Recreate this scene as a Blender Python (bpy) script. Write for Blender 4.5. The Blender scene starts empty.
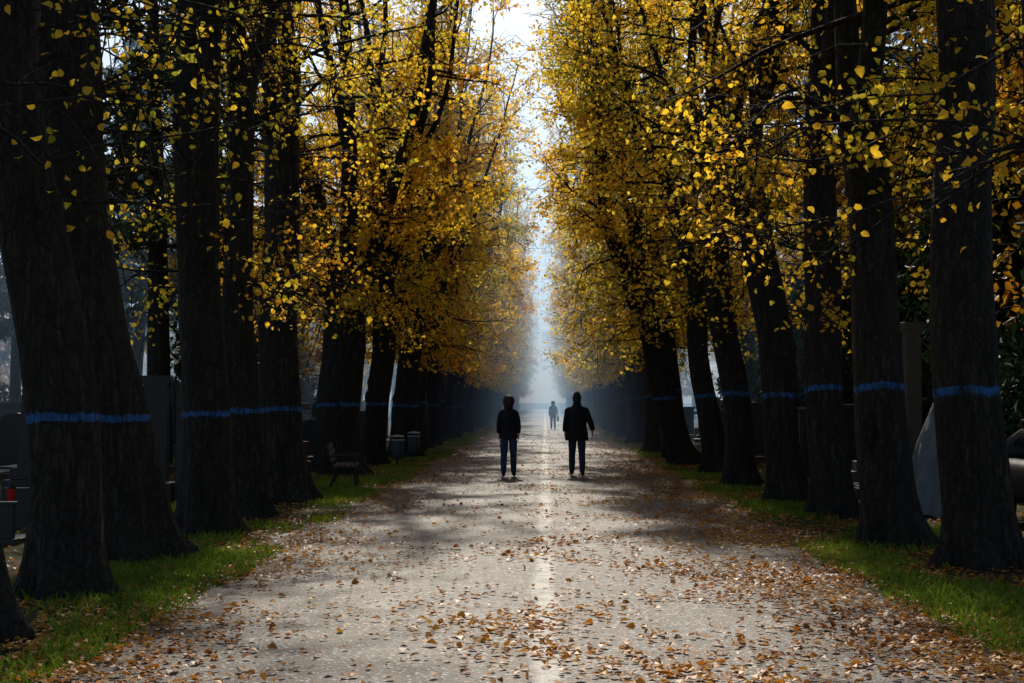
import bpy, math, random
import numpy as np
from mathutils import Vector
D=bpy.data; S=bpy.context.scene
COL=S.collection
# ------------------------------------------------------------ mesh builder
class MB:
    def __init__(s): s.v=[];s.n=0;s.f=[];s.a=[]
    def add(s,V,F,mat=0,smooth=True,attr=None):
        V=np.asarray(V,dtype=np.float32).reshape(-1,3);F=np.asarray(F,dtype=np.int32)
        s.v.append(V);s.f.append((F+s.n,mat,smooth));s.n+=len(V)
        s.a.append(np.zeros(len(V),np.float32) if attr is None else np.asarray(attr,np.float32))
    def tube(s,P,R,n=8,mat=0,cap=True,rough=0,rng=None,phase=None):
        P=np.asarray(P,float);R=np.asarray(R,float);m=len(P)
        T=np.gradient(P,axis=0);T/=np.linalg.norm(T,axis=1)[:,None]+1e-9
        ref=np.array([1.0,0.13,0.07]) if abs(T[0][0])<.8 else np.array([0.1,1,0.1])
        U=np.cross(T,ref);U/=np.linalg.norm(U,axis=1)[:,None]+1e-9
        W=np.cross(T,U)
        a=np.linspace(0,2*math.pi,n,endpoint=False)
        rr=R[:,None]*np.ones(n)[None]
        if rough:
            ph=rng.uniform(0,6.28,6)
            z=P[:,2][:,None]
            rr=rr*(1+rough*(np.sin(3*a+ph[0]+z*.25)*.6+np.sin(5*a+ph[1]-z*.4)*.35+np.sin(7*a+ph[2]+z*.9)*.25+np.sin(2*a+ph[3]+z*1.1)*.6+np.sin(z*2.7+a+ph[4])*.4+np.sin(z*5.3+2*a+ph[5])*.25))
            fl=np.exp(-np.maximum(z,0)/.3)
            rr=rr*(1+.22*fl*np.sin(5*a+ph[1])+.12*fl*np.sin(8*a+ph[2]))
        V=P[:,None]+rr[...,None]*(np.cos(a)[None,:,None]*U[:,None]+np.sin(a)[None,:,None]*W[:,None])
        i=np.arange(m-1)[:,None]*n;j=np.arange(n)[None];k=(j+1)%n
        F=np.stack([i+j,i+k,i+n+k,i+n+j],-1).reshape(-1,4)
        s.add(V,F,mat)
        if cap and n>4:
            s.add(V[-1],[list(range(n))],mat);s.add(V[0],[list(range(n))[::-1]],mat)
    def box(s,c,d,mat=0,rz=0):
        c=np.array(c,float);d=np.array(d,float)/2
        q=np.array([[-1,-1,-1],[1,-1,-1],[1,1,-1],[-1,1,-1],[-1,-1,1],[1,-1,1],[1,1,1],[-1,1,1]])*d
        if rz:
            cc,ss=math.cos(rz),math.sin(rz);q=np.stack([q[:,0]*cc-q[:,1]*ss,q[:,0]*ss+q[:,1]*cc,q[:,2]],-1)
        s.add(q+c,[[0,3,2,1],[4,5,6,7],[0,1,5,4],[1,2,6,5],[2,3,7,6],[3,0,4,7]],mat,False)
    def prism(s,prof,y0,y1,mat=0,smooth=False,bev=0):
        n=len(prof);p=np.array(prof,float)
        A=np.stack([p[:,0],np.full(n,y0),p[:,1]],-1);B=A.copy();B[:,1]=y1
        V=np.concatenate([A,B]);j=np.arange(n);k=(j+1)%n
        s.add(V,np.stack([j,k,k+n,j+n],-1),mat,smooth)
        s.add(A,[list(range(n))[::-1]],mat,False);s.add(B,[list(range(n))],mat,False)
    def loft(s,rings,mat=0,cap=True):
        V=np.array(rings,float);m,n,_=V.shape
        i=np.arange(m-1)[:,None]*n;j=np.arange(n)[None];k=(j+1)%n
        s.add(V,np.stack([i+j,i+k,i+n+k,i+n+j],-1).reshape(-1,4),mat)
        if cap: s.add(V[-1],[list(range(n))],mat);s.add(V[0],[list(range(n))[::-1]],mat)
    def mesh(s,name,mats):
        V=np.concatenate(s.v);me=D.meshes.new(name)
        me.vertices.add(len(V));me.vertices.foreach_set('co',V.ravel())
        L=np.concatenate([f.ravel() for f,_,_ in s.f]);tot=np.concatenate([np.full(len(f),f.shape[1]) for f,_,_ in s.f])
        st=np.concatenate([[0],np.cumsum(tot)[:-1]])
        me.loops.add(len(L));me.loops.foreach_set('vertex_index',L.astype(np.int32))
        me.polygons.add(len(tot));me.polygons.foreach_set('loop_start',st.astype(np.int32))
        me.polygons.foreach_set('material_index',np.concatenate([np.full(len(f),m) for f,m,_ in s.f]).astype(np.int32))
        me.polygons.foreach_set('use_smooth',np.concatenate([np.full(len(f),sm) for f,_,sm in s.f]).astype(bool))
        at=me.attributes.new('lc','FLOAT','POINT');at.data.foreach_set('value',np.concatenate(s.a))
        for m in mats: me.materials.append(m)
        me.update(calc_edges=True);me.validate()
        return me
def obj(name,me,loc=(0,0,0),rz=0,sc=1,parent=None):
    o=D.objects.new(name,me);COL.objects.link(o);o.location=loc;o.rotation_euler=(0,0,rz)
    o.scale=(sc,)*3 if not hasattr(sc,'__len__') else sc
    if parent: o.parent=parent
    return o
# ------------------------------------------------------------ materials
class NT:
    def __init__(s,name):
        s.m=D.materials.new(name);s.m.use_nodes=True;s.t=s.m.node_tree;s.t.nodes.clear()
        s.out=s.N('ShaderNodeOutputMaterial')
    def N(s,t,**k):
        n=s.t.nodes.new(t)
        for a,b in k.items(): setattr(n,a,b)
        return n
    def L(s,a,b): s.t.links.new(a,b)
    def val(s,x,inp):
        if hasattr(x,'links'): s.L(x,inp)
        else: inp.default_value=x
    def math(s,op,a,b=0.0,c=None):
        n=s.N('ShaderNodeMath',operation=op);s.val(a,n.inputs[0]);s.val(b,n.inputs[1])
        if c is not None: s.val(c,n.inputs[2])
        return n.outputs[0]
    def noise(s,co,scale,detail=4,rough=.55,dist=0):
        n=s.N('ShaderNodeTexNoise');n.inputs['Scale'].default_value=scale;n.inputs['Detail'].default_value=detail
        n.inputs['Roughness'].default_value=rough;n.inputs['Distortion'].default_value=dist;s.L(co,n.inputs['Vector']);return n.outputs['Fac']
    def ramp(s,f,stops):
        n=s.N('ShaderNodeValToRGB');s.L(f,n.inputs[0]);e=n.color_ramp.elements
        while len(e)<len(stops): e.new(.5)
        for x,(p,c) in zip(e,stops):
            x.position=p;x.color=(c,c,c,1) if not hasattr(c,'__len__') else (*c,1)
        return n.outputs[0]
    def mix(s,f,a,b,bt='MIX'):
        n=s.N('ShaderNodeMix',data_type='RGBA',blend_type=bt)
        s.val(f,n.inputs[0])
        for x,i in ((a,6),(b,7)):
            if hasattr(x,'links'): s.L(x,n.inputs[i])
            else: n.inputs[i].default_value=(*x,1)
        return n.outputs[2]
    def bsdf(s,col,rough=.7,bump=None,bs=.5,bd=.02,spec=.3,metal=0):
        p=s.N('ShaderNodeBsdfPrincipled')
        if hasattr(col,'links'): s.L(col,p.inputs['Base Color'])
        else: p.inputs['Base Color'].default_value=(*col,1)
        s.val(rough,p.inputs['Roughness']);p.inputs['Specular IOR Level'].default_value=spec;p.inputs['Metallic'].default_value=metal
        if bump is not None:
            b=s.N('ShaderNodeBump');b.inputs['Strength'].default_value=bs;b.inputs['Distance'].default_value=bd
            s.L(bump,b.inputs['Height']);s.L(b.outputs[0],p.inputs['Normal'])
        return p
    def done(s,sh): s.L(sh.outputs[0],s.out.inputs[0]);return s.m
    def oc(s): return s.N('ShaderNodeTexCoord').outputs['Object']
    def geo(s): return s.N('ShaderNodeNewGeometry').outputs['Position']
    def mapv(s,co,sc):
        n=s.N('ShaderNodeMapping');n.inputs['Scale'].default_value=sc;s.L(co,n.inputs[0]);return n.outputs[0]
def simple(name,col,rough=.7,ns=20,var=.35,bs=.3,bd=.005,spec=.3,metal=0):
    t=NT(name);co=t.oc();n=t.noise(co,ns,5)
    c=t.mix(n,tuple(x*(1-var) for x in col),tuple(min(1,x*(1+var)) for x in col))
    return t.done(t.bsdf(c,rough,n,bs,bd,spec,metal))
def mat_bark():
    t=NT('bark');co=t.oc();st=t.mapv(co,(1,1,.16))
    n1=t.noise(st,16,6,.65,.6);n2=t.noise(co,1.3,3)
    v=t.N('ShaderNodeTexVoronoi',feature='DISTANCE_TO_EDGE');v.inputs['Scale'].default_value=13
    dst=t.N('ShaderNodeVectorMath',operation='ADD');nn=t.N('ShaderNodeTexNoise');nn.inputs['Scale'].default_value=2.5;t.L(co,nn.inputs['Vector'])
    sc_=t.N('ShaderNodeVectorMath',operation='SCALE');t.L(nn.outputs['Color'],sc_.inputs[0]);sc_.inputs['Scale'].default_value=.3
    t.L(co,dst.inputs[0]);t.L(sc_.outputs[0],dst.inputs[1])
    t.L(t.mapv(dst.outputs[0],(1,1,.2)),v.inputs['Vector'])
    h=t.math('ADD',t.math('MULTIPLY',v.outputs['Distance'],1.8),n1)
    c=t.ramp(n1,[(.3,(.012,.010,.008)),(.55,(.034,.028,.022)),(.8,(.11,.087,.066))])
    c=t.mix(t.ramp(v.outputs['Distance'],[(0,.75),(.12,0)]),c,(.008,.007,.006))
    c=t.mix(t.ramp(n2,[(.5,0),(.75,.45)]),c,(.034,.040,.018))
    oi=t.N('ShaderNodeObjectInfo');sx=t.N('ShaderNodeSeparateXYZ');t.L(oi.outputs['Location'],sx.inputs[0])
    so=t.N('ShaderNodeSeparateXYZ');t.L(co,so.inputs[0])
    right=t.math('GREATER_THAN',sx.outputs[0],0.0)
    hz=t.math('ADD',t.math('MULTIPLY_ADD',right,.26,1.50),t.math('MULTIPLY',oi.outputs['Random'],.14))
    nz=t.math('MULTIPLY_ADD',t.noise(co,9,4,.8),.16,-.08)
    nl=t.math('MULTIPLY_ADD',t.noise(co,1.1,1),.25,-.12)
    dz=t.math('ABSOLUTE',t.math('ADD',t.math('SUBTRACT',so.outputs[2],hz),t.math('ADD',nz,nl)))
    band=t.math('LESS_THAN',dz,.042)
    near=t.math('LESS_THAN',t.math('ABSOLUTE',sx.outputs[0]),6.5)
    worn=t.ramp(n1,[(.36,.1),(.52,1)])
    patch=t.ramp(t.noise(co,3.6,3,.65),[(.38,.2),(.54,.9)])
    f=t.math('MULTIPLY',t.math('MULTIPLY',band,near),t.math('MULTIPLY',worn,patch))
    c=t.mix(f,c,(.035,.16,.44))
    return t.done(t.bsdf(c,.85,h,1.0,.045,.25))
def mat_leaf(name,stops,tr=.5,tint=(1.0,.95,.7)):
    t=NT(name);a=t.N('ShaderNodeAttribute',attribute_name='lc').outputs['Fac']
    oi=t.N('ShaderNodeObjectInfo').outputs['Random']
    n=t.noise(t.geo(),.35,2)
    f=t.math('ADD',t.math('MULTIPLY',a,.45),t.math('ADD',t.math('MULTIPLY',oi,.22),t.math('MULTIPLY_ADD',n,1.5,-.56)))
    c=t.ramp(f,stops)
    p=t.bsdf(c,.5,spec=.3);tl=t.N('ShaderNodeBsdfTranslucent');t.L(t.mix(1,c,tint,'MULTIPLY'),tl.inputs[0])
    m=t.N('ShaderNodeMixShader');m.inputs[0].default_value=tr;t.L(p.outputs[0],m.inputs[1]);t.L(tl.outputs[0],m.inputs[2])
    return t.done(m)
BARK=mat_bark()
LEAF=mat_leaf('autumn_leaf',[(0,(.22,.28,.03)),(.22,(.50,.46,.035)),(.48,(.95,.65,.045)),(.75,(.95,.54,.035)),(1,(.70,.29,.025))],.72,(1,1,.95))
LEAFG=mat_leaf('needle_green',[(0,(.015,.035,.018)),(.5,(.03,.06,.025)),(1,(.06,.09,.03))],.2)
LEAFO=mat_leaf('orange_leaf',[(0,(.20,.22,.02)),(.5,(.5,.27,.02)),(1,(.4,.14,.015))],.5)
LEAFD=mat_leaf('hedge_leaf',[(0,(.012,.03,.01)),(.5,(.04,.06,.015)),(1,(.16,.10,.02))],.3)
FALL=mat_leaf('fallen_leaf',[(0,(.12,.04,.012)),(.25,(.26,.09,.018)),(.5,(.52,.20,.025)),(.75,(.64,.32,.04)),(1,(.38,.21,.08))],.3)
GRASS=mat_leaf('grass_blade',[(0,(.04,.085,.01)),(.5,(.14,.24,.018)),(1,(.30,.38,.04))],.45)
# ------------------------------------------------------------ leaves
def leaves(mb,C,size,rng,mat,hexa=True,flat=False,droop=.5,narrow=1.0):
    n=len(C)
    if n==0:return
    d=rng.normal(size=(n,3))
    if flat: d[:,2]*=.12
    else: d[:,2]-=droop
    d/=np.linalg.norm(d,axis=1)[:,None]
    q=rng.normal(size=(n,3))
    if flat: q=q*.28+np.array([0,0,1])
    w=np.cross(d,q);w/=np.linalg.norm(w,axis=1)[:,None]+1e-9
    nn=np.cross(w,d)
    s=(size*rng.uniform(.5,1.3,n))[:,None]
    C=np.asarray(C,float)
    if hexa:
        sh=[(0,0,0),(.28,.40,.14),(.68,.33,.16),(1.08,0,-.08),(.68,-.33,.16),(.28,-.40,.14)]
    else: sh=[(0,0,0),(.45,.42,.1),(1,0,0),(.45,-.42,.1)]
    V=np.stack([C+d*s*(a-.5)+w*s*b*narrow+nn*s*c for a,b,c in sh],1)
    k=len(sh);F=np.arange(n*k).reshape(n,k)
    mb.add(V,F,mat,False,np.repeat(rng.uniform(0,1,n),k))
# ------------------------------------------------------------ trees
def path(rng,p,d,L,ns,wob,up):
    P=[np.array(p,float)];d=np.array(d,float);d/=np.linalg.norm(d)
    for i in range(ns):
        d=d+rng.normal(size=3)*wob+np.array([0,0,up]);d/=np.linalg.norm(d)
        P.append(P[-1]+d*L/ns)
    return np.array(P)
def squash(P,reach):
    x=P[:,0];P[:,0]=np.where(x>reach,reach+(x-reach)*.45,x);return P
def gen_tree(seed,H=20,r0=.36,lean=(0,0),fork=5.0,nf=3,reach=3.0,dens=1.0,leaf=.10,hexa=True,low=True,mat=1,leafmat=None,spread=.22,nlow=14):
    rng=np.random.default_rng(seed);mb=MB()
    z=np.concatenate([[-.25,0,.15,.35,.6],np.arange(1,fork+.01,.4)]);
    w1,w2=rng.uniform(.05,.14,2);f1,f2=rng.uniform(.5,1.1,2)
    px=lean[0]*z+w1*np.sin(z*f1+seed)*np.clip(z/3,0,1);py=lean[1]*z+w2*np.sin(z*f2+seed*2)*np.clip(z/3,0,1)
    P=np.stack([px,py,z],-1);R=r0*(1-.18*np.clip(z/fork,0,1))*(1+.42*np.exp(-np.clip(z,0,9)/.28))
    mb.tube(P,R,28,0,True,.085,rng)
    for k in range(rng.integers(1,4)):
        i=rng.integers(6,len(P)-2);az=rng.uniform(0,6.28);c=P[i]+np.array([math.cos(az),math.sin(az),0])*R[i]*.82
        mb.tube([c+np.array([0,0,-.26]),c+np.array([0,0,-.12]),c,c+np.array([0,0,.12]),c+np.array([0,0,.24])],np.array([.03,.10,.13,.10,.02])*rng.uniform(.5,1.0),10,0,False,.1,rng)
    top=P[-1];tips=[]
    az0=rng.uniform(0,6.28)
    limbs=[]
    for k in range(nf):
        az=az0+k*6.283/nf+rng.normal()*.3
        s=spread*rng.uniform(.5,1.4) if nf>1 else .03
        d=np.array([math.cos(az)*s+lean[0],math.sin(az)*s+lean[1],1])
        L=(H-fork)*rng.uniform(.8,1.05)
        st=top-np.array([0,0,rng.uniform(.3,.9)])+np.array([math.cos(az),math.sin(az),0])*r0*.35*(nf>1)
        Q=squash(path(rng,st,d,L,16,.075,.03),reach*.75)
        rr=r0*(.92 if nf==1 else (.62 if nf==2 else .5))*rng.uniform(.85,1.1)
        RR=rr*(1-np.linspace(0,1,17)**.7*.95)+.012
        mb.tube(Q,RR,12,0,False,.04,rng);limbs.append((Q,RR,L))
        if rng.random()<.75:
            i=rng.integers(2,6);dd=Q[i+1]-Q[i];dd=dd/np.linalg.norm(dd)+rng.normal(size=3)*np.array([.35,.35,.05])
            L2=L*.62;Q2=squash(path(rng,Q[i],dd,L2,12,.08,.06),reach*.8);R2=RR[i]*.62*(1-np.linspace(0,1,13)*.92)+.01
            mb.tube(Q2,R2,8,0,False);limbs.append((Q2,R2,L2))
    def leafed(B,RB,L,clump,hmin):
        nt=max(3,int(L/.22))
        for t in np.linspace(.22,1,nt):
            x=t*(len(B)-1);i=min(int(x),len(B)-2);p=B[i]+(B[i+1]-B[i])*(x-i)
            d=rng.normal(size=3);d[2]-=.15;dd=(B[i+1]-B[i]);d=d/np.linalg.norm(d)+dd/np.linalg.norm(dd)*.8
            l=rng.uniform(.35,1.1)
            T=path(rng,p,d,l,3,.18,-.06);mb.tube(T,np.linspace(.011,.005,4),3,0,False)
            n=rng.poisson(13*clump*dens*(l/.7))
            if n:
                tt=rng.uniform(.1,1,n)*3;ii=np.minimum(tt.astype(int),2);C=T[ii]+(T[ii+1]-T[ii])*(tt-ii)[:,None]+rng.normal(size=(n,3))*.11
                tips.append(C[C[:,2]>hmin])
    for Q,RR,L in limbs:
        nb=int(L/.55)
        for k in range(nb):
            t=rng.uniform(.04,1.0);x=t*(len(Q)-1);i=min(int(x),len(Q)-2)
            p=Q[i]+(Q[i+1]-Q[i])*(x-i);az=rng.uniform(0,6.283);el=rng.uniform(-.1,.9)
            l=rng.uniform(1.3,3.8)*(1-.45*t)
            B=squash(path(rng,p,[math.cos(az),math.sin(az),el],l,6,.14,.02 if p[2]>9 else -.05),reach)
            rb=max(.016,min(RR[i]*.45,.05))
            RB=np.linspace(rb,.006,7);mb.tube(B,RB,5,0,False)
            leafed(B,RB,l,rng.choice([.05,.45,1.1,2.1],p=[.27,.25,.25,.23])*(1.3-.9*t),2.8)
    if low:
        for k in range(nlow):
            zz=rng.uniform(3.1,fork) if fork>3.2 else fork;i=min(np.searchsorted(P[:,2],zz),len(P)-1);az=rng.uniform(0,6.28)
            l=rng.uniform(1.0,2.9);B=squash(path(rng,P[i],[math.cos(az),math.sin(az),.25],l,6,.16,-.06),reach)
            RB=np.linspace(.022,.005,7);mb.tube(B,RB,5,0,False);leafed(B,RB,l,rng.choice([.1,.8,1.4]),2.6)
    C=np.concatenate(tips) if tips else np.zeros((0,3))
    leaves(mb,C,leaf,rng,1,hexa)
    return mb.mesh('linden_tree',[BARK,leafmat or LEAF])
def gen_conifer(seed,H=17,column=False):
    rng=np.random.default_rng(seed);mb=MB()
    P=path(rng,[0,0,-.2],[0,0,1],H,14,.02,.02);mb.tube(P,np.linspace(.30,.02,15),10,0)
    C=[]
    z=.6 if column else 5.0
    while z<H-.3:
        t=z/H
        for k in range(5 if not column else 9):
            az=rng.uniform(0,6.28);l=((1-t)*1.7+.25) if column else (4.4*(1-t)**.5*rng.uniform(.3,1.15)+.3)
            i=min(int(t*14),13);p=P[i].copy();p[2]=z
            B=path(rng,p,[math.cos(az),math.sin(az),.9 if column else .12],l,5,.1,-.03)
            mb.tube(B,np.linspace(.04,.008,6),4,0,False)
            n=int(l*(60 if column else 80));tt=rng.uniform(.35,1,n)*5;ii=np.minimum(tt.astype(int),4)
            C.append(B[ii]+(B[ii+1]-B[ii])*(tt-ii)[:,None]+rng.normal(size=(n,3))*np.array([.2,.2,.12]))
        z+=rng.uniform(.35,.7) if column else rng.uniform(.5,1.1)
    leaves(mb,np.concatenate(C),.26,rng,1,False,narrow=.5)
    return mb.mesh('pine_tree',[BARK,LEAFG])

rngG=np.random.default_rng(5)
near_left=[(-4.10,10.2,.25,-.13,7,2,.15,14),(-4.17,12.5,.30,-.095,8,2,.2,18),(-4.5,15.3,.42,-.15,7.5,2,.2,34),
 (-4.33,18.3,.31,-.03,8.5,2,.2,38),(-4.30,20.9,.24,-.05,7,2,.45,18),(-4.33,24.0,.35,-.045,6.2,2,.6,16),(-4.95,34.0,.56,.0,4.3,4,1.5,16)]
near_right=[(4.62,11.8,.34,.06,7.5,2,.35,18),(4.46,14.8,.33,.03,8.5,2,.4,18),(4.13,17.0,.31,.08,5.3,2,.8,22),(4.3,21.3,.29,.065,6,2,.75,18),
 (4.17,24.7,.32,.095,5.5,3,.95,18),(3.9,28.6,.29,.075,6,3,1.0,18),(3.98,33.5,.28,.09,5,3,1.1,18),(3.72,38.5,.34,.24,5,4,1.1,18)]
for i,(x,y,r,l,fk,nf,de,nl) in enumerate(near_left):
    obj('linden_tree',gen_tree(100+i,19,r,(l,0),fk,nf,2.4,de,.082,True,nlow=nl),(x,y,0))
for i,(x,y,r,l,fk,nf,de,nl) in enumerate(near_right):
    obj('linden_tree',gen_tree(200+i,19,r,(l,0),fk,nf,2.7,de,.082,True,nlow=nl),(x,y,0),math.pi)
VAR=[gen_tree(300+i,H=[18,19,20,17,19,18][i],r0=[.42,.33,.46,.36,.40,.31][i],lean=([.02,.08,.0,.12,.04,.07][i],[.03,-.03,.04,0,.03,-.04][i]),
     fork=[4.5,5.5,4,6,5,3.6][i],nf=[3,3,4,2,3,4][i],reach=3.1,dens=1.2,leaf=.125,hexa=False) for i in range(6)]
OV=[gen_tree(400+i,H=13,r0=.25,fork=3,nf=3,reach=9,dens=1.0,leaf=.17,hexa=False,leafmat=LEAFO,spread=.5) for i in range(2)]
def off(y): return .9*min(1,max(0,(y-70)/60))
y=38.5;i=0
while y<270:
    obj('linden_tree',VAR[(i*5+1)%6],(-4.5-off(y)+rngG.normal()*.2,y,0),rngG.normal()*.3,rngG.uniform(.88,1.12));y+=4.6+rngG.normal()*.7;i+=1
y=43;i=0
while y<270:
    obj('linden_tree',VAR[(i*5+3)%6],(3.85+off(y)+rngG.normal()*.15,y,0),math.pi+rngG.normal()*.3,rngG.uniform(.88,1.12));y+=4.6+rngG.normal()*.7;i+=1
PV=[gen_conifer(1,20),gen_conifer(2,17)];CV=[gen_conifer(3,7,True)]
for k in range(90):
    sgn=1 if k%2 else -1
    x=sgn*rngG.uniform(11,50);y=rngG.uniform(24,200)
    if sgn<0 and ((x>-24 and y<70) or (-.37<x/y<-.25 and y<140)): continue
    m=VAR[rngG.integers(6)] if rngG.random()<.4 else OV[rngG.integers(2)]
    obj('linden_tree' if m in VAR else 'maple_tree',m,(x,y,0),rngG.uniform(0,6.28),rngG.uniform(.8,1.1))
for (x,y) in [(10.5,26),(12,33),(10.8,39),(13.5,45),(11.5,52),(17,38),(16,28),(11,62),(-30,58),(-11,60),(-9.5,48),(-32,70)]:
    obj('maple_tree',OV[rngG.integers(2)],(x,y,0),rngG.uniform(0,6.28),rngG.uniform(.9,1.2))
for (x,y) in [(-20,66),(-23.5,73),(-18.3,63),(-26,82),(-28,95),(-21,56),(-24,60),(-33,90),(-11.5,50),(14,40),(18,60),(22,35),(13,75),(28,60),(-38,60),(-27,110),(12.5,30),(15,50),(-9.8,36),(13,36),(11,46)]:
    obj('pine_tree',PV[rngG.integers(2)],(x,y,0),rngG.uniform(0,6.28),rngG.uniform(.85,1.15))
for (x,y) in [(8.0,22),(9.4,24.5),(8.8,29),(8.6,34),(9.6,41),(-8.6,38),(-9.5,44),(9.0,50),(-10,54),(8.6,60),(8.6,31.5),(10.6,22),(11.6,20),(9.3,37.5),(9.2,45.5),(7.6,44),(7.8,54)]:
    obj('cypress_tree',CV[0],(x,y,0),rngG.uniform(0,6.28),rngG.uniform(.7,1.1))
def hedge(x,y0,y1,h,seed):
    rng=np.random.default_rng(seed);n=int((y1-y0)*h*170);yy=rng.uniform(y0,y1,n);hh=h*(1+.18*np.sin(yy*.9+seed)+.1*np.sin(yy*2.7));zz=hh*rng.uniform(0,1,n)**.8
    xx=x+rng.normal(size=n)*.45+.3*np.sin(yy*1.3);mb=MB();leaves(mb,np.stack([xx,yy,zz],-1),.2,rng,0,False)
    for q in np.arange(y0,y1,.8): mb.tube(path(rng,[x,q,-.1],[rng.normal()*.2,rng.normal()*.2,1],h*.9,4,.15,0),[.03,.025,.02,.015,.01],4,1,False)
    obj('hedge',mb.mesh('hedge',[LEAFD,BARK]))
hedge(12.5,14,75,3.0,1);hedge(-27,20,120,2.2,2)
# ------------------------------------------------------------ ground
def mat_ground():
    t=NT('ground_soil');co=t.geo();n=t.noise(co,.5,4);m=t.noise(co,14,6,.7)
    g=t.ramp(m,[(.3,(.016,.028,.006)),(.7,(.065,.095,.018))]);b=t.ramp(m,[(.3,(.02,.012,.006)),(.55,(.08,.04,.016)),(.8,(.18,.085,.025))])
    c=t.mix(t.ramp(n,[(.42,0),(.58,1)]),g,b)
    return t.done(t.bsdf(c,.9,m,.8,.03,.1))
def mat_road():
    t=NT('gravel_path');co=t.geo();s=t.N('ShaderNodeSeparateXYZ');t.L(co,s.inputs[0])
    big=t.noise(t.mapv(co,(1,.35,1)),.9,5,.6);mid=t.noise(co,5,5,.65);fine=t.noise(co,90,4,.7)
    c=t.ramp(big,[(.3,(.115,.100,.088)),(.7,(.24,.215,.192))])
    c=t.mix(t.ramp(mid,[(.35,.7),(.6,0)]),c,(.085,.068,.055))
    c=t.mix(t.ramp(fine,[(.35,.55),(.6,0)]),c,(.06,.052,.044))
    v=t.N('ShaderNodeTexVoronoi');v.inputs['Scale'].default_value=48;t.L(co,v.inputs['Vector'])
    sp=t.N('ShaderNodeSeparateColor');t.L(v.outputs['Color'],sp.inputs[0])
    c=t.mix(t.math('GREATER_THAN',sp.outputs[0],.88),c,(.52,.49,.45))
    c=t.mix(t.math('MULTIPLY',t.math('LESS_THAN',sp.outputs[1],.24),.85),c,(.05,.038,.027))
    c=t.mix(t.math('MULTIPLY',t.math('GREATER_THAN',sp.outputs[2],.85),.8),c,(.26,.115,.04))
    v2=t.N('ShaderNodeTexVoronoi');v2.inputs['Scale'].default_value=17;t.L(co,v2.inputs['Vector'])
    s2=t.N('ShaderNodeSeparateColor');t.L(v2.outputs['Color'],s2.inputs[0])
    spot=t.math('MULTIPLY',t.math('GREATER_THAN',s2.outputs[0],.72),t.math('LESS_THAN',v2.outputs['Distance'],.34))
    c=t.mix(t.math('MULTIPLY',spot,.7),c,(.10,.058,.032))
    pt=t.ramp(t.noise(t.mapv(co,(.8,.5,1)),1.7,4,.6),[(.58,0),(.66,.5)])
    c=t.mix(t.math('MULTIPLY',pt,t.ramp(mid,[(.35,.3),(.6,1)])),c,(.40,.375,.34))
    xs=t.math('ABSOLUTE',t.math('ADD',s.outputs[0],t.math('MULTIPLY_ADD',t.noise(co,.5,2),.24,-.12)))
    st=t.math('MULTIPLY',t.ramp(xs,[(.05,1),(.12,0)]),t.ramp(mid,[(.36,.3),(.58,.9)]))
    c=t.mix(st,c,(.58,.55,.50))
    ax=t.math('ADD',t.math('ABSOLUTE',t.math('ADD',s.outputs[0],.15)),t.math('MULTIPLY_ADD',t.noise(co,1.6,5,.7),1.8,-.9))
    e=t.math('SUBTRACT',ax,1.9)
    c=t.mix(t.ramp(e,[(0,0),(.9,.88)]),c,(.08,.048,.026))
    h=t.math('ADD',t.math('MULTIPLY',fine,.6),t.math('ADD',v.outputs['Distance'],mid))
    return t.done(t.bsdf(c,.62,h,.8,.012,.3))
mb=MB();gx=np.array([-900,-200,-60,-20,-8,-4,4,8,20,60,200,900.]);gy=np.array([-200,-20,0,20,40,80,160,300,600,1500.])
X,Y=np.meshgrid(gx,gy);V=np.stack([X,Y,X*0],-1).reshape(-1,3);nx=len(gx)
F=[[j*nx+i,j*nx+i+1,(j+1)*nx+i+1,(j+1)*nx+i] for j in range(len(gy)-1) for i in range(nx-1)]
mb.add(V,F,0,False);obj('ground',mb.mesh('ground',[mat_ground()]))
mb=MB();ys=np.arange(-12,300,.12);
def edge(y,ph):return .13*np.sin(y*.9+ph)+.09*np.sin(y*2.3+ph*2)+.05*np.sin(y*7.1+ph*3)+.035*np.sin(y*17+ph)+.02*rngG.normal(size=len(y))
xl=-3.25+edge(ys,1);xr=3.15+edge(ys,4);m=len(ys)
tt=np.linspace(0,1,9);X=xl[:,None]+(xr-xl)[:,None]*tt[None]
Z=.02+.05*(1-(2*tt-1)**2);Z[0]=Z[-1]=.004
V=np.stack([X,np.repeat(ys[:,None],9,1),np.repeat(Z[None],m,0)],-1).reshape(-1,3)
i=np.arange(m-1)[:,None]*9;j=np.arange(8)[None]
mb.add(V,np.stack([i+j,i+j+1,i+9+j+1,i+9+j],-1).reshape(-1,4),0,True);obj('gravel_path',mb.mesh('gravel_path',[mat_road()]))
def roadz(x):
    t=np.clip((x+3.2)/6.35,0,1);return np.where((t>0)&(t<1),.02+.05*(1-(2*t-1)**2),0.004)
rng=np.random.default_rng(9)
def scat(n,ylo,yhi,fx):
    u=rng.uniform(0,1,n);y=ylo*(yhi/ylo)**u;x=fx(n,y);return x,y
mb=MB();xs=[];ys_=[]
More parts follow.
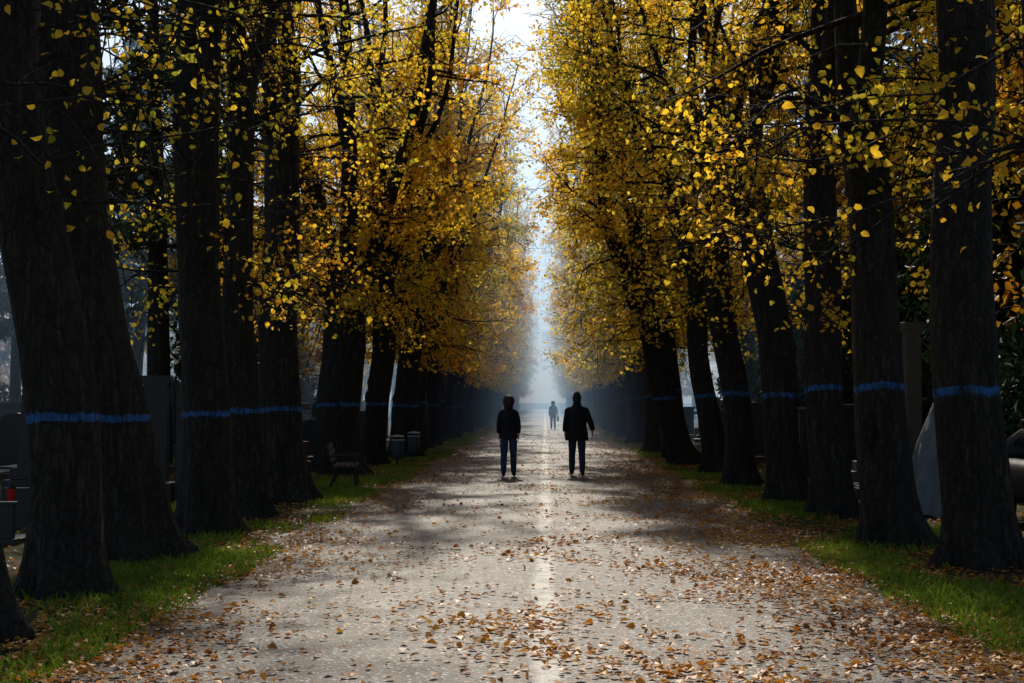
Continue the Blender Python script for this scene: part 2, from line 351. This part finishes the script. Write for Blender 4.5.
for n,lo,hi,fx in [(7500,5,120,lambda n,y:rng.uniform(-3.3,3.3,n)),
    (28000,5,120,lambda n,y:3.0+rng.normal(size=n)*.85+.25*np.sin(y*.7)),
    (14000,5,120,lambda n,y:-3.3+rng.normal(size=n)*.75+.25*np.sin(y*.9)),
    (14000,5,60,lambda n,y:rng.uniform(3.5,9,n)),(7000,5,60,lambda n,y:-rng.uniform(3.5,9,n)),
    (5000,5,80,lambda n,y:rng.normal(size=n)*.4+1.2*np.sin(y*1.1)+.8),]:
    x,y=scat(n,lo,hi,fx)
    # wind-blown drifts: drop part of the leaves in bare patches
    keep=(np.sin(x*2.1+y*.8)+np.sin(y*1.7-x*1.2)+rng.normal(size=n)*.9)>-.9
    xs.append(x[keep]);ys_.append(y[keep])
x=np.concatenate(xs);y=np.concatenate(ys_)
C=np.stack([x,y,roadz(x)+.012+rng.uniform(0,.018,len(x))],-1)
leaves(mb,C,.058,rng,0,True,True);obj('fallen_leaves',mb.mesh('fallen_leaves',[FALL]))
# grass
mb=MB();n=190000
u=rng.uniform(0,1,n);y=6.0*(75/6.0)**u;side=rng.random(n)<.5
x=np.where(side,rng.uniform(2.9,6.0,n),-rng.uniform(2.9,6.0,n))
pn=np.sin(x*1.9+y*.55+1)+np.sin(y*1.13-x*1.3)+.8*np.sin(y*.41+2)+.5*np.sin(x*5+y*3)+rng.normal(size=n)*.35+np.where(np.abs(np.abs(x)-3.6)<.6,.5,-.6)
k=pn>.35;x=x[k];y=y[k];n=len(x)
h=rng.uniform(.03,.11,n);az=rng.uniform(0,6.28,n);w=rng.uniform(.004,.008,n)*(1+y/25);bx=rng.normal(size=n)*.04;by=rng.normal(size=n)*.04
c,s_=np.cos(az)*w,np.sin(az)*w
V=np.stack([np.stack([x-c,y-s_,0*x],-1),np.stack([x+c,y+s_,0*x],-1),np.stack([x+c*.7+bx*.4,y+s_*.7+by*.4,h*.6],-1),np.stack([x+bx,y+by,h],-1)],1)
mb.add(V,np.arange(n*4).reshape(n,4),0,False,np.repeat(rng.uniform(0,1,n),4));obj('grass',mb.mesh('grass',[GRASS]))
# ------------------------------------------------------------ graves
ST=[simple('granite_dark',(.03,.03,.034),.4,60,.5,.1),simple('granite_grey',(.09,.09,.095),.6,9,.5),simple('sandstone',(.13,.12,.10),.8,6,.45),simple('granite_red',(.06,.035,.03),.4,50,.4,.1)]
def arc(w,h,top,n=10):
    return [(-w/2,0),(w/2,0),(w/2,h)]+[(w/2*math.cos(a),h+top*math.sin(a)) for a in np.linspace(0,math.pi,n)[1:-1]]+[(-w/2,h)]
def grave(kind):
    mb=MB()
    if kind==0:
        mb.box((0,0,.1),(1.0,.4,.2));mb.prism([(a,b+.2) for a,b in arc(.75,.95,.2)],-.09,.09);mb.box((0,1.0,.08),(.95,1.6,.16));mb.box((0,1.0,.165+.02),(.7,1.35,.04))
    elif kind==1:
        mb.box((0,0,.15),(.9,.5,.3));mb.box((0,0,.4),(.7,.38,.2));mb.prism([(-.24,.5),(.24,.5),(.17,1.75),(0,1.95),(-.17,1.75)],-.17,.17)
        mb.box((0,1.1,.08),(.95,1.6,.16))
    elif kind==2:
        mb.box((0,0,.12),(.8,.45,.24));mb.box((0,0,.42),(.55,.34,.36));mb.box((0,0,1.2),(.15,.13,1.2));mb.box((0,0,1.42),(.62,.125,.14));mb.box((0,1.1,.08),(.95,1.6,.16))
    elif kind==3:
        mb.box((0,0,.12),(1.5,.45,.24));mb.box((0,0,.85),(1.25,.22,1.22));mb.box((0,0,1.51),(1.4,.3,.1));mb.box((-.58,-.16,.8),(.12,.1,1.1));mb.box((.58,-.16,.8),(.12,.1,1.1));mb.box((0,1.2,.1),(1.4,1.8,.2))
    else:
        mb.box((0,0,.15),(.6,.5,.3));mb.prism([(-.2,.3),(.2,.3),(.2,2.0),(.26,2.05),(.26,2.15),(-.26,2.15),(-.26,2.05),(-.2,2.0)],-.18,.18);mb.box((0,1.1,.08),(.95,1.6,.16))
    return mb
GM={}
def put_grave(x,y,k,m,rz=0,sc=1):
    if (k,m) not in GM: GM[(k,m)]=grave(k).mesh('gravestone',[ST[m]])
    o=obj('gravestone',GM[(k,m)],(x,y,0),rz,sc)
    b=o.modifiers.new('Bevel','BEVEL');b.width=.012;b.segments=2
for (x,y,k,m,rz,sc) in [(-6.75,24.6,4,0,.1,1.0),(-6.35,24.9,4,1,.1,(.6,.6,.95)),(-6.9,28.5,0,0,0,1.0),(-7.9,22.5,0,0,0,.8),(-5.9,29.5,1,0,0,.9),(-8.6,27,2,0,.1,1.0),(-6.5,16.8,3,0,.0,.33),(-7.0,19,3,0,.05,.35),(-8.4,20.5,0,0,.05,.8),
   (-9,25,1,0,0,1.1),(-10,29,0,3,0,1),(-9.3,32,0,1,0,1.1),(-11,34,4,0,0,1.2),(-5.6,26.6,0,0,0,.7),(-7.6,25.6,0,1,0,.75),
   (7.05,27.5,4,2,.1,(.7,.7,1.5)),(6.6,29,1,1,0,1),(8.3,25.5,0,2,0,1),(5.9,25,0,0,0,1),(6.3,32,3,0,0,1)]:
    put_grave(x,y,k,m,rz,sc)
for r in range(5):
    for q in range(16):
        for sg in (-1,1):
            if rngG.random()<.2: continue
            x=sg*(6.7+r*2.6+rngG.normal()*.2);y=31+q*3.3+rngG.normal()*.4
            put_grave(x,y,int(rngG.integers(5)),int(rngG.choice([0,0,0,1,3,2])),rngG.normal()*.06+(0 if rngG.random()<.5 else 3.14),rngG.uniform(.8,1.15))
RED=simple('lantern_red_glass',(.5,.02,.015),.2,10,.2);MET=simple('dark_metal',(.03,.03,.032),.45,30,.3,metal=.6)
for (x,y) in [(-6.75,17.9),(-6.9,22.2)]:
    mb=MB();zz=[.45,.47,.60,.62,.66,.70];rr=[.05,.055,.055,.06,.03,.01]
    mb.tube([(0,0,0),(0,0,.44)],[.06,.05],10,1);mb.tube([(0,0,a) for a in zz[:3]],rr[:3],12,0);mb.tube([(0,0,a) for a in zz[2:]],rr[2:],12,1)
    obj('grave_lantern',mb.mesh('grave_lantern',[RED,MET]),(x,y,0))
# ------------------------------------------------------------ bench, bins
WOOD=simple('bench_wood',(.09,.06,.04),.6,25,.4);BINM=simple('bin_metal',(.06,.075,.09),.5,20,.2)
def bench(x,y,rz):
    e=D.objects.new('park_bench',None);COL.objects.link(e);e.location=(x,y,0);e.rotation_euler=(0,0,rz)
    mb=MB()
    for k in range(4): mb.box((0,-.18+k*.115,.45),(1.7,.09,.035))
    obj('seat',mb.mesh('seat',[WOOD]),parent=e)
    mb=MB()
    for k in range(3): mb.box((0,.25+k*.03,.58+k*.12),(1.7,.03,.09))
    obj('backrest',mb.mesh('backrest',[WOOD]),parent=e)
    for j,s in enumerate((-.65,.65)):
        mb=MB();mb.tube([(s,-.24,0),(s,-.2,.22),(s,-.2,.41)],[.025,.022,.025],8);mb.tube([(s,.3,0),(s,.2,.25),(s,.23,.45),(s,.34,.88)],[.025]*4,8)
        mb.tube([(s,-.22,.42),(s,.24,.42)],[.02,.02],8);mb.tube([(s,-.2,.42),(s,-.22,.62),(s,-.1,.66),(s,.26,.64)],[.018]*4,8)
        obj('leg_%d'%(j+1),mb.mesh('leg',[MET]),parent=e)
bench(-3.95,28.2,math.pi/2+.1)
def litter_bin(x,y,sc=1):
    mb=MB();mb.tube([(0,0,0),(0,0,.25)],[.04,.04],10,1);mb.tube([(0,0,a) for a in (.22,.25,.5,.8,.83)],[.17,.2,.215,.225,.22],20,0)
    mb.tube([(0,0,.82),(0,0,.85),(0,0,.87)],[.245,.25,.235],20,2)
    mb.tube([(0,0,.95),(0,0,.99),(0,0,1.02)],[.25,.2,.04],20,2)
    for a in (0,2.1,4.2): mb.tube([(.2*math.cos(a),.2*math.sin(a),.84),(.2*math.cos(a),.2*math.sin(a),.97)],[.012]*2,6,1)
    obj('litter_bin',mb.mesh('litter_bin',[BINM,MET,simple('bin_lid',(.34,.38,.42),.5)]),(x,y,0),0,sc)
litter_bin(-3.95,38.0,.8);litter_bin(-3.9,42.3,.8)
# ------------------------------------------------------------ parked car
def car(x,y,rz):
    e=D.objects.new('parked_car',None);COL.objects.link(e);e.location=(x,y,0);e.rotation_euler=(0,0,rz)
    paint=simple('car_paint',(.03,.033,.038),.25,5,.1,.02,spec=.6,metal=.4);glass=simple('car_glass',(.02,.025,.03),.05,3,.1,0,spec=.8);rub=simple('tyre_rubber',(.015,.015,.015),.9)
    def ring(yy,w,z0,z1,n=24,p=3.0):
        a=np.linspace(0,2*math.pi,n,endpoint=False);c,s=np.cos(a),np.sin(a)
        return np.stack([w*np.sign(c)*abs(c)**(2/p),np.full(n,yy),(z0+z1)/2+(z1-z0)/2*np.sign(s)*abs(s)**(2/p)],-1)
    mb=MB();mb.loft([ring(*r) for r in [(-2.1,.6,.42,.62),(-2.05,.78,.3,.72),(-1.8,.85,.25,.84),(-1.0,.88,.24,.95),(0,.89,.24,.98),(1.2,.88,.24,.98),(1.9,.85,.26,.95),(2.1,.8,.32,.88),(2.15,.6,.4,.7)]])
    obj('body',mb.mesh('body',[paint]),parent=e)
    mb=MB();mb.loft([ring(*r) for r in [(-1.15,.72,.85,.93),(-.75,.70,.85,1.18),(-.3,.66,.85,1.4),(.3,.65,.85,1.47),(1.1,.64,.85,1.44),(1.6,.62,.85,1.28),(1.95,.6,.85,.95)]])
    obj('windows',mb.mesh('windows',[glass]),parent=e)
    mb=MB();mb.loft([ring(*r) for r in [(-.35,.55,1.38,1.42),(-.2,.62,1.39,1.45),(.3,.62,1.42,1.50),(1.1,.6,1.4,1.475),(1.4,.52,1.34,1.4)]])
    obj('roof',mb.mesh('roof',[paint]),parent=e)
    for j,(a,b) in enumerate([(-.8,-1.35),(.8,-1.35),(-.8,1.3),(.8,1.3)]):
        mb=MB();mb.tube([(a-.1,b,.31),(a-.09,b,.31),(a+.09,b,.31),(a+.1,b,.31)],[.28,.31,.31,.28],24)
        mb.tube([(a-.108,b,.31),(a+.108,b,.31)],[.18,.18],16,1)
        obj('wheel_%d'%(j+1),mb.mesh('wheel',[rub,BINM]),parent=e)
    for s in (-1,1):
        mb=MB();mb.tube([(s*.62,-2.06,.62),(s*.6,-2.0,.64)],[.09,.12],12);obj('headlight',mb.mesh('headlight',[BINM]),parent=e)
car(7.2,18.6,.1)
mb=MB();rings=[]
for t,(z,w,d) in enumerate([(0,.60,.5),(.3,.55,.44),(.7,.44,.38),(1.1,.38,.28),(1.5,.27,.2),(1.75,.22,.16),(1.85,.1,.08)]):
    a=np.linspace(0,6.283,60,endpoint=False);f=1+.12*np.sin(7*a+z)*(1-z/2.2)+.09*np.sin(13*a+2*z+np.sin(z*5))+.04*np.sin(23*a+z*6)
    rings.append(np.stack([w*f*np.cos(a)+.12*z,d*f*np.sin(a),np.full(60,z)+(.03*np.sin(5*a) if z==0 else 0)],-1))
mb.loft(rings);obj('covered_monument',mb.mesh('covered_monument',[simple('grey_tarpaulin',(.17,.20,.22),.6,6,.4,.7,.05)]),(5.9,21.6,0))
# ------------------------------------------------------------ people
SKIN=simple('skin',(.45,.27,.2),.5,30,.1,.05);SHOE=simple('shoe_leather',(.02,.018,.016),.5)
def person(name,loc,h,jacket,trouser,hairc,hem,stride,longhair,arms,bag=False,rz=0,bulk=1.0):
    e=D.objects.new(name,None);COL.objects.link(e);e.location=loc;e.rotation_euler=(0,0,rz);k=h/1.75;e.scale=(k,)*3
    mj=simple(name+'_jacket',jacket,.8,35,.3,.5,.01);mt=simple(name+'_trousers',trouser,.85,50,.25,.3);mh=simple(name+'_hair',hairc,.6,60,.4,.8,.01)
    V=[];R=[];E=[]
    def v(p,r,par=None):
        V.append(p);R.append(r)
        if par is not None:E.append((par,len(V)-1))
        return len(V)-1
    pel=v((0,0,.95),(.13,.10));sp=v((0,0,1.10),(.12,.09),pel);ch=v((0,0,1.30),(.14,.10),sp);nb=v((0,-.01,1.44),(.085,.07),ch);nk=v((0,0,1.53),(.05,.05),nb);hd=v((0,.015,1.60),(.05,.055),nk)
    hands=[]
    for s in (-1,1):
        st=stride*s
        hp=v((s*.09,0,.88),(.105,.105),pel)
        kn=(s*.10,st*.5+.03,.49);lift=.05 if st<0 else 0
        an=(s*.105,st-(.04 if st<0 else 0),.09+lift)
        a=v((s*.095,st*.25+.01,.70),(.10,.10),hp);b=v(kn,(.078,.078),a);c=v((s*.104,(kn[1]+an[1])/2-.02,.30+lift*.5),(.074,.076),b);d=v(an,(.060,.062),c)
        v((s*.115,an[1]+.15,.032 if st>=0 else .028),(.046,.032),d)
        (ex,ey),(wx,wy,wz)=arms[0 if s<0 else 1]
        sh=v((s*.165,-.01,1.405),(.058,.06),nb);el=v((s*ex,ey,1.13),(.046,.046),sh);wr=v((s*wx,wy,wz+.02),(.033,.033),el);hands.append((s,wx*s,wy,wz,ex*s,ey))
    me=D.meshes.new('body');me.from_pydata(V,E,[]);o=D.objects.new('tmp',me);COL.objects.link(o)
    md=o.modifiers.new('Skin','SKIN')
    for i,sv in enumerate(me.skin_vertices[0].data): sv.radius=R[i];sv.use_root=(i==0)
    sb=o.modifiers.new('Sub','SUBSURF');sb.levels=2;sb.render_levels=2
    bpy.context.view_layer.update();dg=bpy.context.evaluated_depsgraph_get()
    me2=D.meshes.new_from_object(o.evaluated_get(dg));D.objects.remove(o)
    me2.materials.clear()
    for m_ in (mt,mj,SKIN,SHOE): me2.materials.append(m_)
    for p in me2.polygons:
        c=p.center;p.use_smooth=True
        p.material_index=3 if c.z<.085 else (2 if c.z>1.49 else (1 if (c.z>.95 or abs(c.x)>.2 ) else 0))
    obj('body',me2,parent=e)
    mb=MB();n=40;rings=[]
    prof=[(hem,.205,.155),(hem+.02,.21,.16),(.93,.20,.15),(1.05,.178,.13),(1.18,.185,.132),(1.30,.20,.14),(1.38,.195,.13),(1.43,.155,.11),(1.47,.10,.085),(1.52,.075,.075)]
    for z,w,d in prof:
        w*=bulk;d*=bulk
        a=np.linspace(0,6.283,n,endpoint=False);f=1+(.035*np.sin(6*a+z*9)+.02*np.sin(11*a-z*14))*(1 if z<1.4 else .3)
        rings.append(np.stack([w*f*np.cos(a),d*f*np.sin(a)-.005+stride*.06*(np.cos(a))*(z<.95),np.full(n,z)+(.012*np.sin(5*a) if z<=hem+.02 else 0)],-1))
    mb.loft(rings)
    for (s,hx,hy,hz,ex,ey) in hands:
        P=[(s*.13*bulk,-.01,1.425),(s*.17*bulk,-.012,1.38),((s*.175+ex)/2,ey*.5,1.26),(ex,ey,1.13),((ex+hx)/2+s*.004,(ey+hy)/2-.005,(1.13+hz)/2+.02),(hx,hy,hz+.05),(hx,hy,hz+.035)]
        mb.tube(P,np.array([.05,.065,.062,.056,.053,.048,.043])*bulk,16)
    a=np.linspace(0,6.283,24,endpoint=False)
    mb.loft([np.stack([w*np.cos(a),w*1.05*np.sin(a),z+.015*-np.sin(a)],-1) for z,w in [(1.44,.10),(1.49,.095),(1.545,.085),(1.55,.07)]])
    obj('jacket',mb.mesh('jacket',[mj]),parent=e)
    mb=MB();rings=[]
    for z,w,d,yo in [(-.125,.03,.03,.04),(-.115,.048,.05,.03),(-.085,.060,.075,.018),(-.04,.068,.088,.006),(.0,.073,.093,0),(.05,.076,.095,-.004),(.09,.066,.083,-.006),(.118,.04,.055,-.006),(.127,.012,.015,-.006)]:
        aa=np.linspace(0,6.283,24,endpoint=False);yy=d*np.sin(aa)+yo
        nose=np.exp(-((aa-math.pi/2)/.18)**2)*(.024*math.exp(-((z+.03)/.022)**2));mouth=-np.exp(-((aa-math.pi/2)/.3)**2)*.004*math.exp(-((z+.068)/.006)**2)
        eye=-(np.exp(-((aa-1.15)/.15)**2)+np.exp(-((aa-1.99)/.15)**2))*.008*math.exp(-((z)/.014)**2)
        rings.append(np.stack([w*np.cos(aa),yy+nose+mouth+eye,np.full(24,1.64+z)],-1))
    mb.loft(rings)
    for s in (-1,1):
        mb.tube([(s*.074,-.005,1.60),(s*.082,-.012,1.625),(s*.083,-.012,1.65),(s*.076,-.004,1.665)],[.006,.012,.013,.006],8)
        mb.tube([(s*.030,.086,1.64),(s*.030,.091,1.64)],[.010,.005],8,1)
    obj('head',mb.mesh('head',[SKIN,SHOE]),parent=e)
    mb=MB();rings=[];rg=np.random.default_rng(int(h*100));zl=-.13 if longhair else -.085
    for z in np.linspace(zl,.145,13):
        q=max(.02,1-max(0,(z-.02)/.128)**2)**.5
        w=(.122 if longhair else .086)*q;d=(.125 if longhair else .102)*q
        if z<-.05: w*=(1-.3*(-.05-z)/.08);d*=(1-.3*(-.05-z)/.08)
        aa=np.linspace(0,6.283,32,endpoint=False);yy=d*np.sin(aa)-.016
        rn=1+(.12 if longhair else .03)*rg.normal(size=32)*.6
        front=np.where((np.sin(aa)>.25)&(z<.055),.55,1.0)
        rings.append(np.stack([w*rn*np.cos(aa)*np.where(front<1,.8,1),yy*rn*front,np.full(32,1.64+z)],-1))
    mb.loft(rings);obj('hair',mb.mesh('hair',[mh]),parent=e)
    for i,(s,hx,hy,hz,ex,ey) in enumerate(hands):
        mb=MB();a=np.linspace(0,6.283,12,endpoint=False)
        mb.loft([np.stack([hx+w*np.cos(a),hy+d*np.sin(a),np.full(12,hz-z)],-1) for z,w,d in [(-.03,.024,.026),(0,.02,.028),(.04,.017,.040),(.085,.014,.042),(.095,.010,.038)]])
        for f,(oy,l) in enumerate([(.030,.068),(.010,.078),(-.011,.073),(-.031,.056)]):
            mb.tube([(hx,hy+oy,hz-.085),(hx-s*.004,hy+oy,hz-.09-l*.4),(hx-s*.016,hy+oy,hz-.09-l*.75),(hx-s*.03,hy+oy,hz-.09-l*.95)],[.009,.0085,.0078,.006],8)
        mb.tube([(hx,hy+.022,hz-.02),(hx-s*.008,hy+.05,hz-.045),(hx-s*.014,hy+.058,hz-.075),(hx-s*.016,hy+.056,hz-.095)],[.013,.011,.0095,.007],8)
        obj('hand_%d'%(i+1),mb.mesh('hand',[SKIN]),parent=e)
    if bag:
        mb=MB();a=np.linspace(0,6.283,20,endpoint=False)
        mb.loft([np.stack([.30+w*np.cos(a),.0+d*np.sin(a),np.full(20,z)],-1) for z,w,d in [(.5,.05,.10),(.52,.07,.15),(.65,.08,.17),(.82,.06,.15),(.85,.02,.13)]])
        mb.tube([(.29,-.1,.84),(.22,-.07,1.1),(.17,-.02,1.46),(.2,.06,1.2),(.29,.1,.84)],[.012]*5,6)
        obj('shoulder_bag',mb.mesh('bag',[simple('bag_cloth',(.35,.42,.5),.8)]),parent=e)
PZ=.065
person('walking_woman',(-.79,30.9,PZ),1.75,(.012,.012,.016),(.022,.042,.095),(.06,.030,.018),.84,.13,True,[((.215,-.04),(.21,.03,.92)),((.215,-.03),(.215,-.02,.92))],bulk=.93)
person('walking_man',(.70,31.3,PZ),1.82,(.010,.010,.013),(.018,.028,.058),(.015,.012,.010),.76,-.22,False,[((.235,-.05),(.25,.02,.91)),((.285,-.04),(.33,.10,.94))],bulk=1.12)
person('walking_pedestrian',(.47,84,PZ),1.66,(.20,.25,.32),(.03,.035,.05),(.04,.025,.015),.80,.14,True,[((.22,-.03),(.23,.02,.90)),((.24,-.03),(.26,.05,.92))],bag=True)
# ------------------------------------------------------------ mist standing in the avenue
mb=MB();mb.box((0,170,13),(170,260,26.5));t=NT('mist');mc=(.44,.68,1,1);dn=.0068
sc=t.N('ShaderNodeVolumeScatter');sc.inputs['Color'].default_value=mc;sc.inputs['Density'].default_value=dn;sc.inputs['Anisotropy'].default_value=.5
ab=t.N('ShaderNodeVolumeAbsorption');ab.inputs['Color'].default_value=mc;ab.inputs['Density'].default_value=dn
ad=t.N('ShaderNodeAddShader');t.L(sc.outputs[0],ad.inputs[0]);t.L(ab.outputs[0],ad.inputs[1])
t.L(ad.outputs[0],t.out.inputs['Volume']);hz=obj('mist',mb.mesh('mist',[t.m]));hz.display_type='WIRE'
# ------------------------------------------------------------ light, sky, camera
EL=math.radians(39);AZ=math.radians(-3)
w=D.worlds.new('World');S.world=w;w.use_nodes=True;nt=w.node_tree
bg=nt.nodes['Background'];sk=nt.nodes.new('ShaderNodeTexSky');sk.sky_type='NISHITA';sk.sun_disc=False;sk.sun_elevation=EL;sk.sun_rotation=AZ;sk.dust_density=1.6
nt.links.new(sk.outputs[0],bg.inputs[0]);bg.inputs[1].default_value=.095
sd=D.lights.new('sun','SUN');sd.energy=5;sd.angle=math.radians(1.0);sd.color=(1,.93,.80);so=obj('sun',sd)
so.rotation_mode='QUATERNION';so.rotation_quaternion=Vector((math.sin(AZ)*math.cos(EL),math.cos(AZ)*math.cos(EL),math.sin(EL))).to_track_quat('Z','Y')
cd=D.cameras.new('camera');cam=obj('camera',cd,(0,0,1.70));cd.lens=50;cd.sensor_width=36;cd.clip_end=3000;cd.clip_start=.1
cam.rotation_euler=(math.radians(90+2.42),0,math.radians(1.33));S.camera=cam
S.view_settings.view_transform='Standard';S.view_settings.look='None';S.view_settings.exposure=0
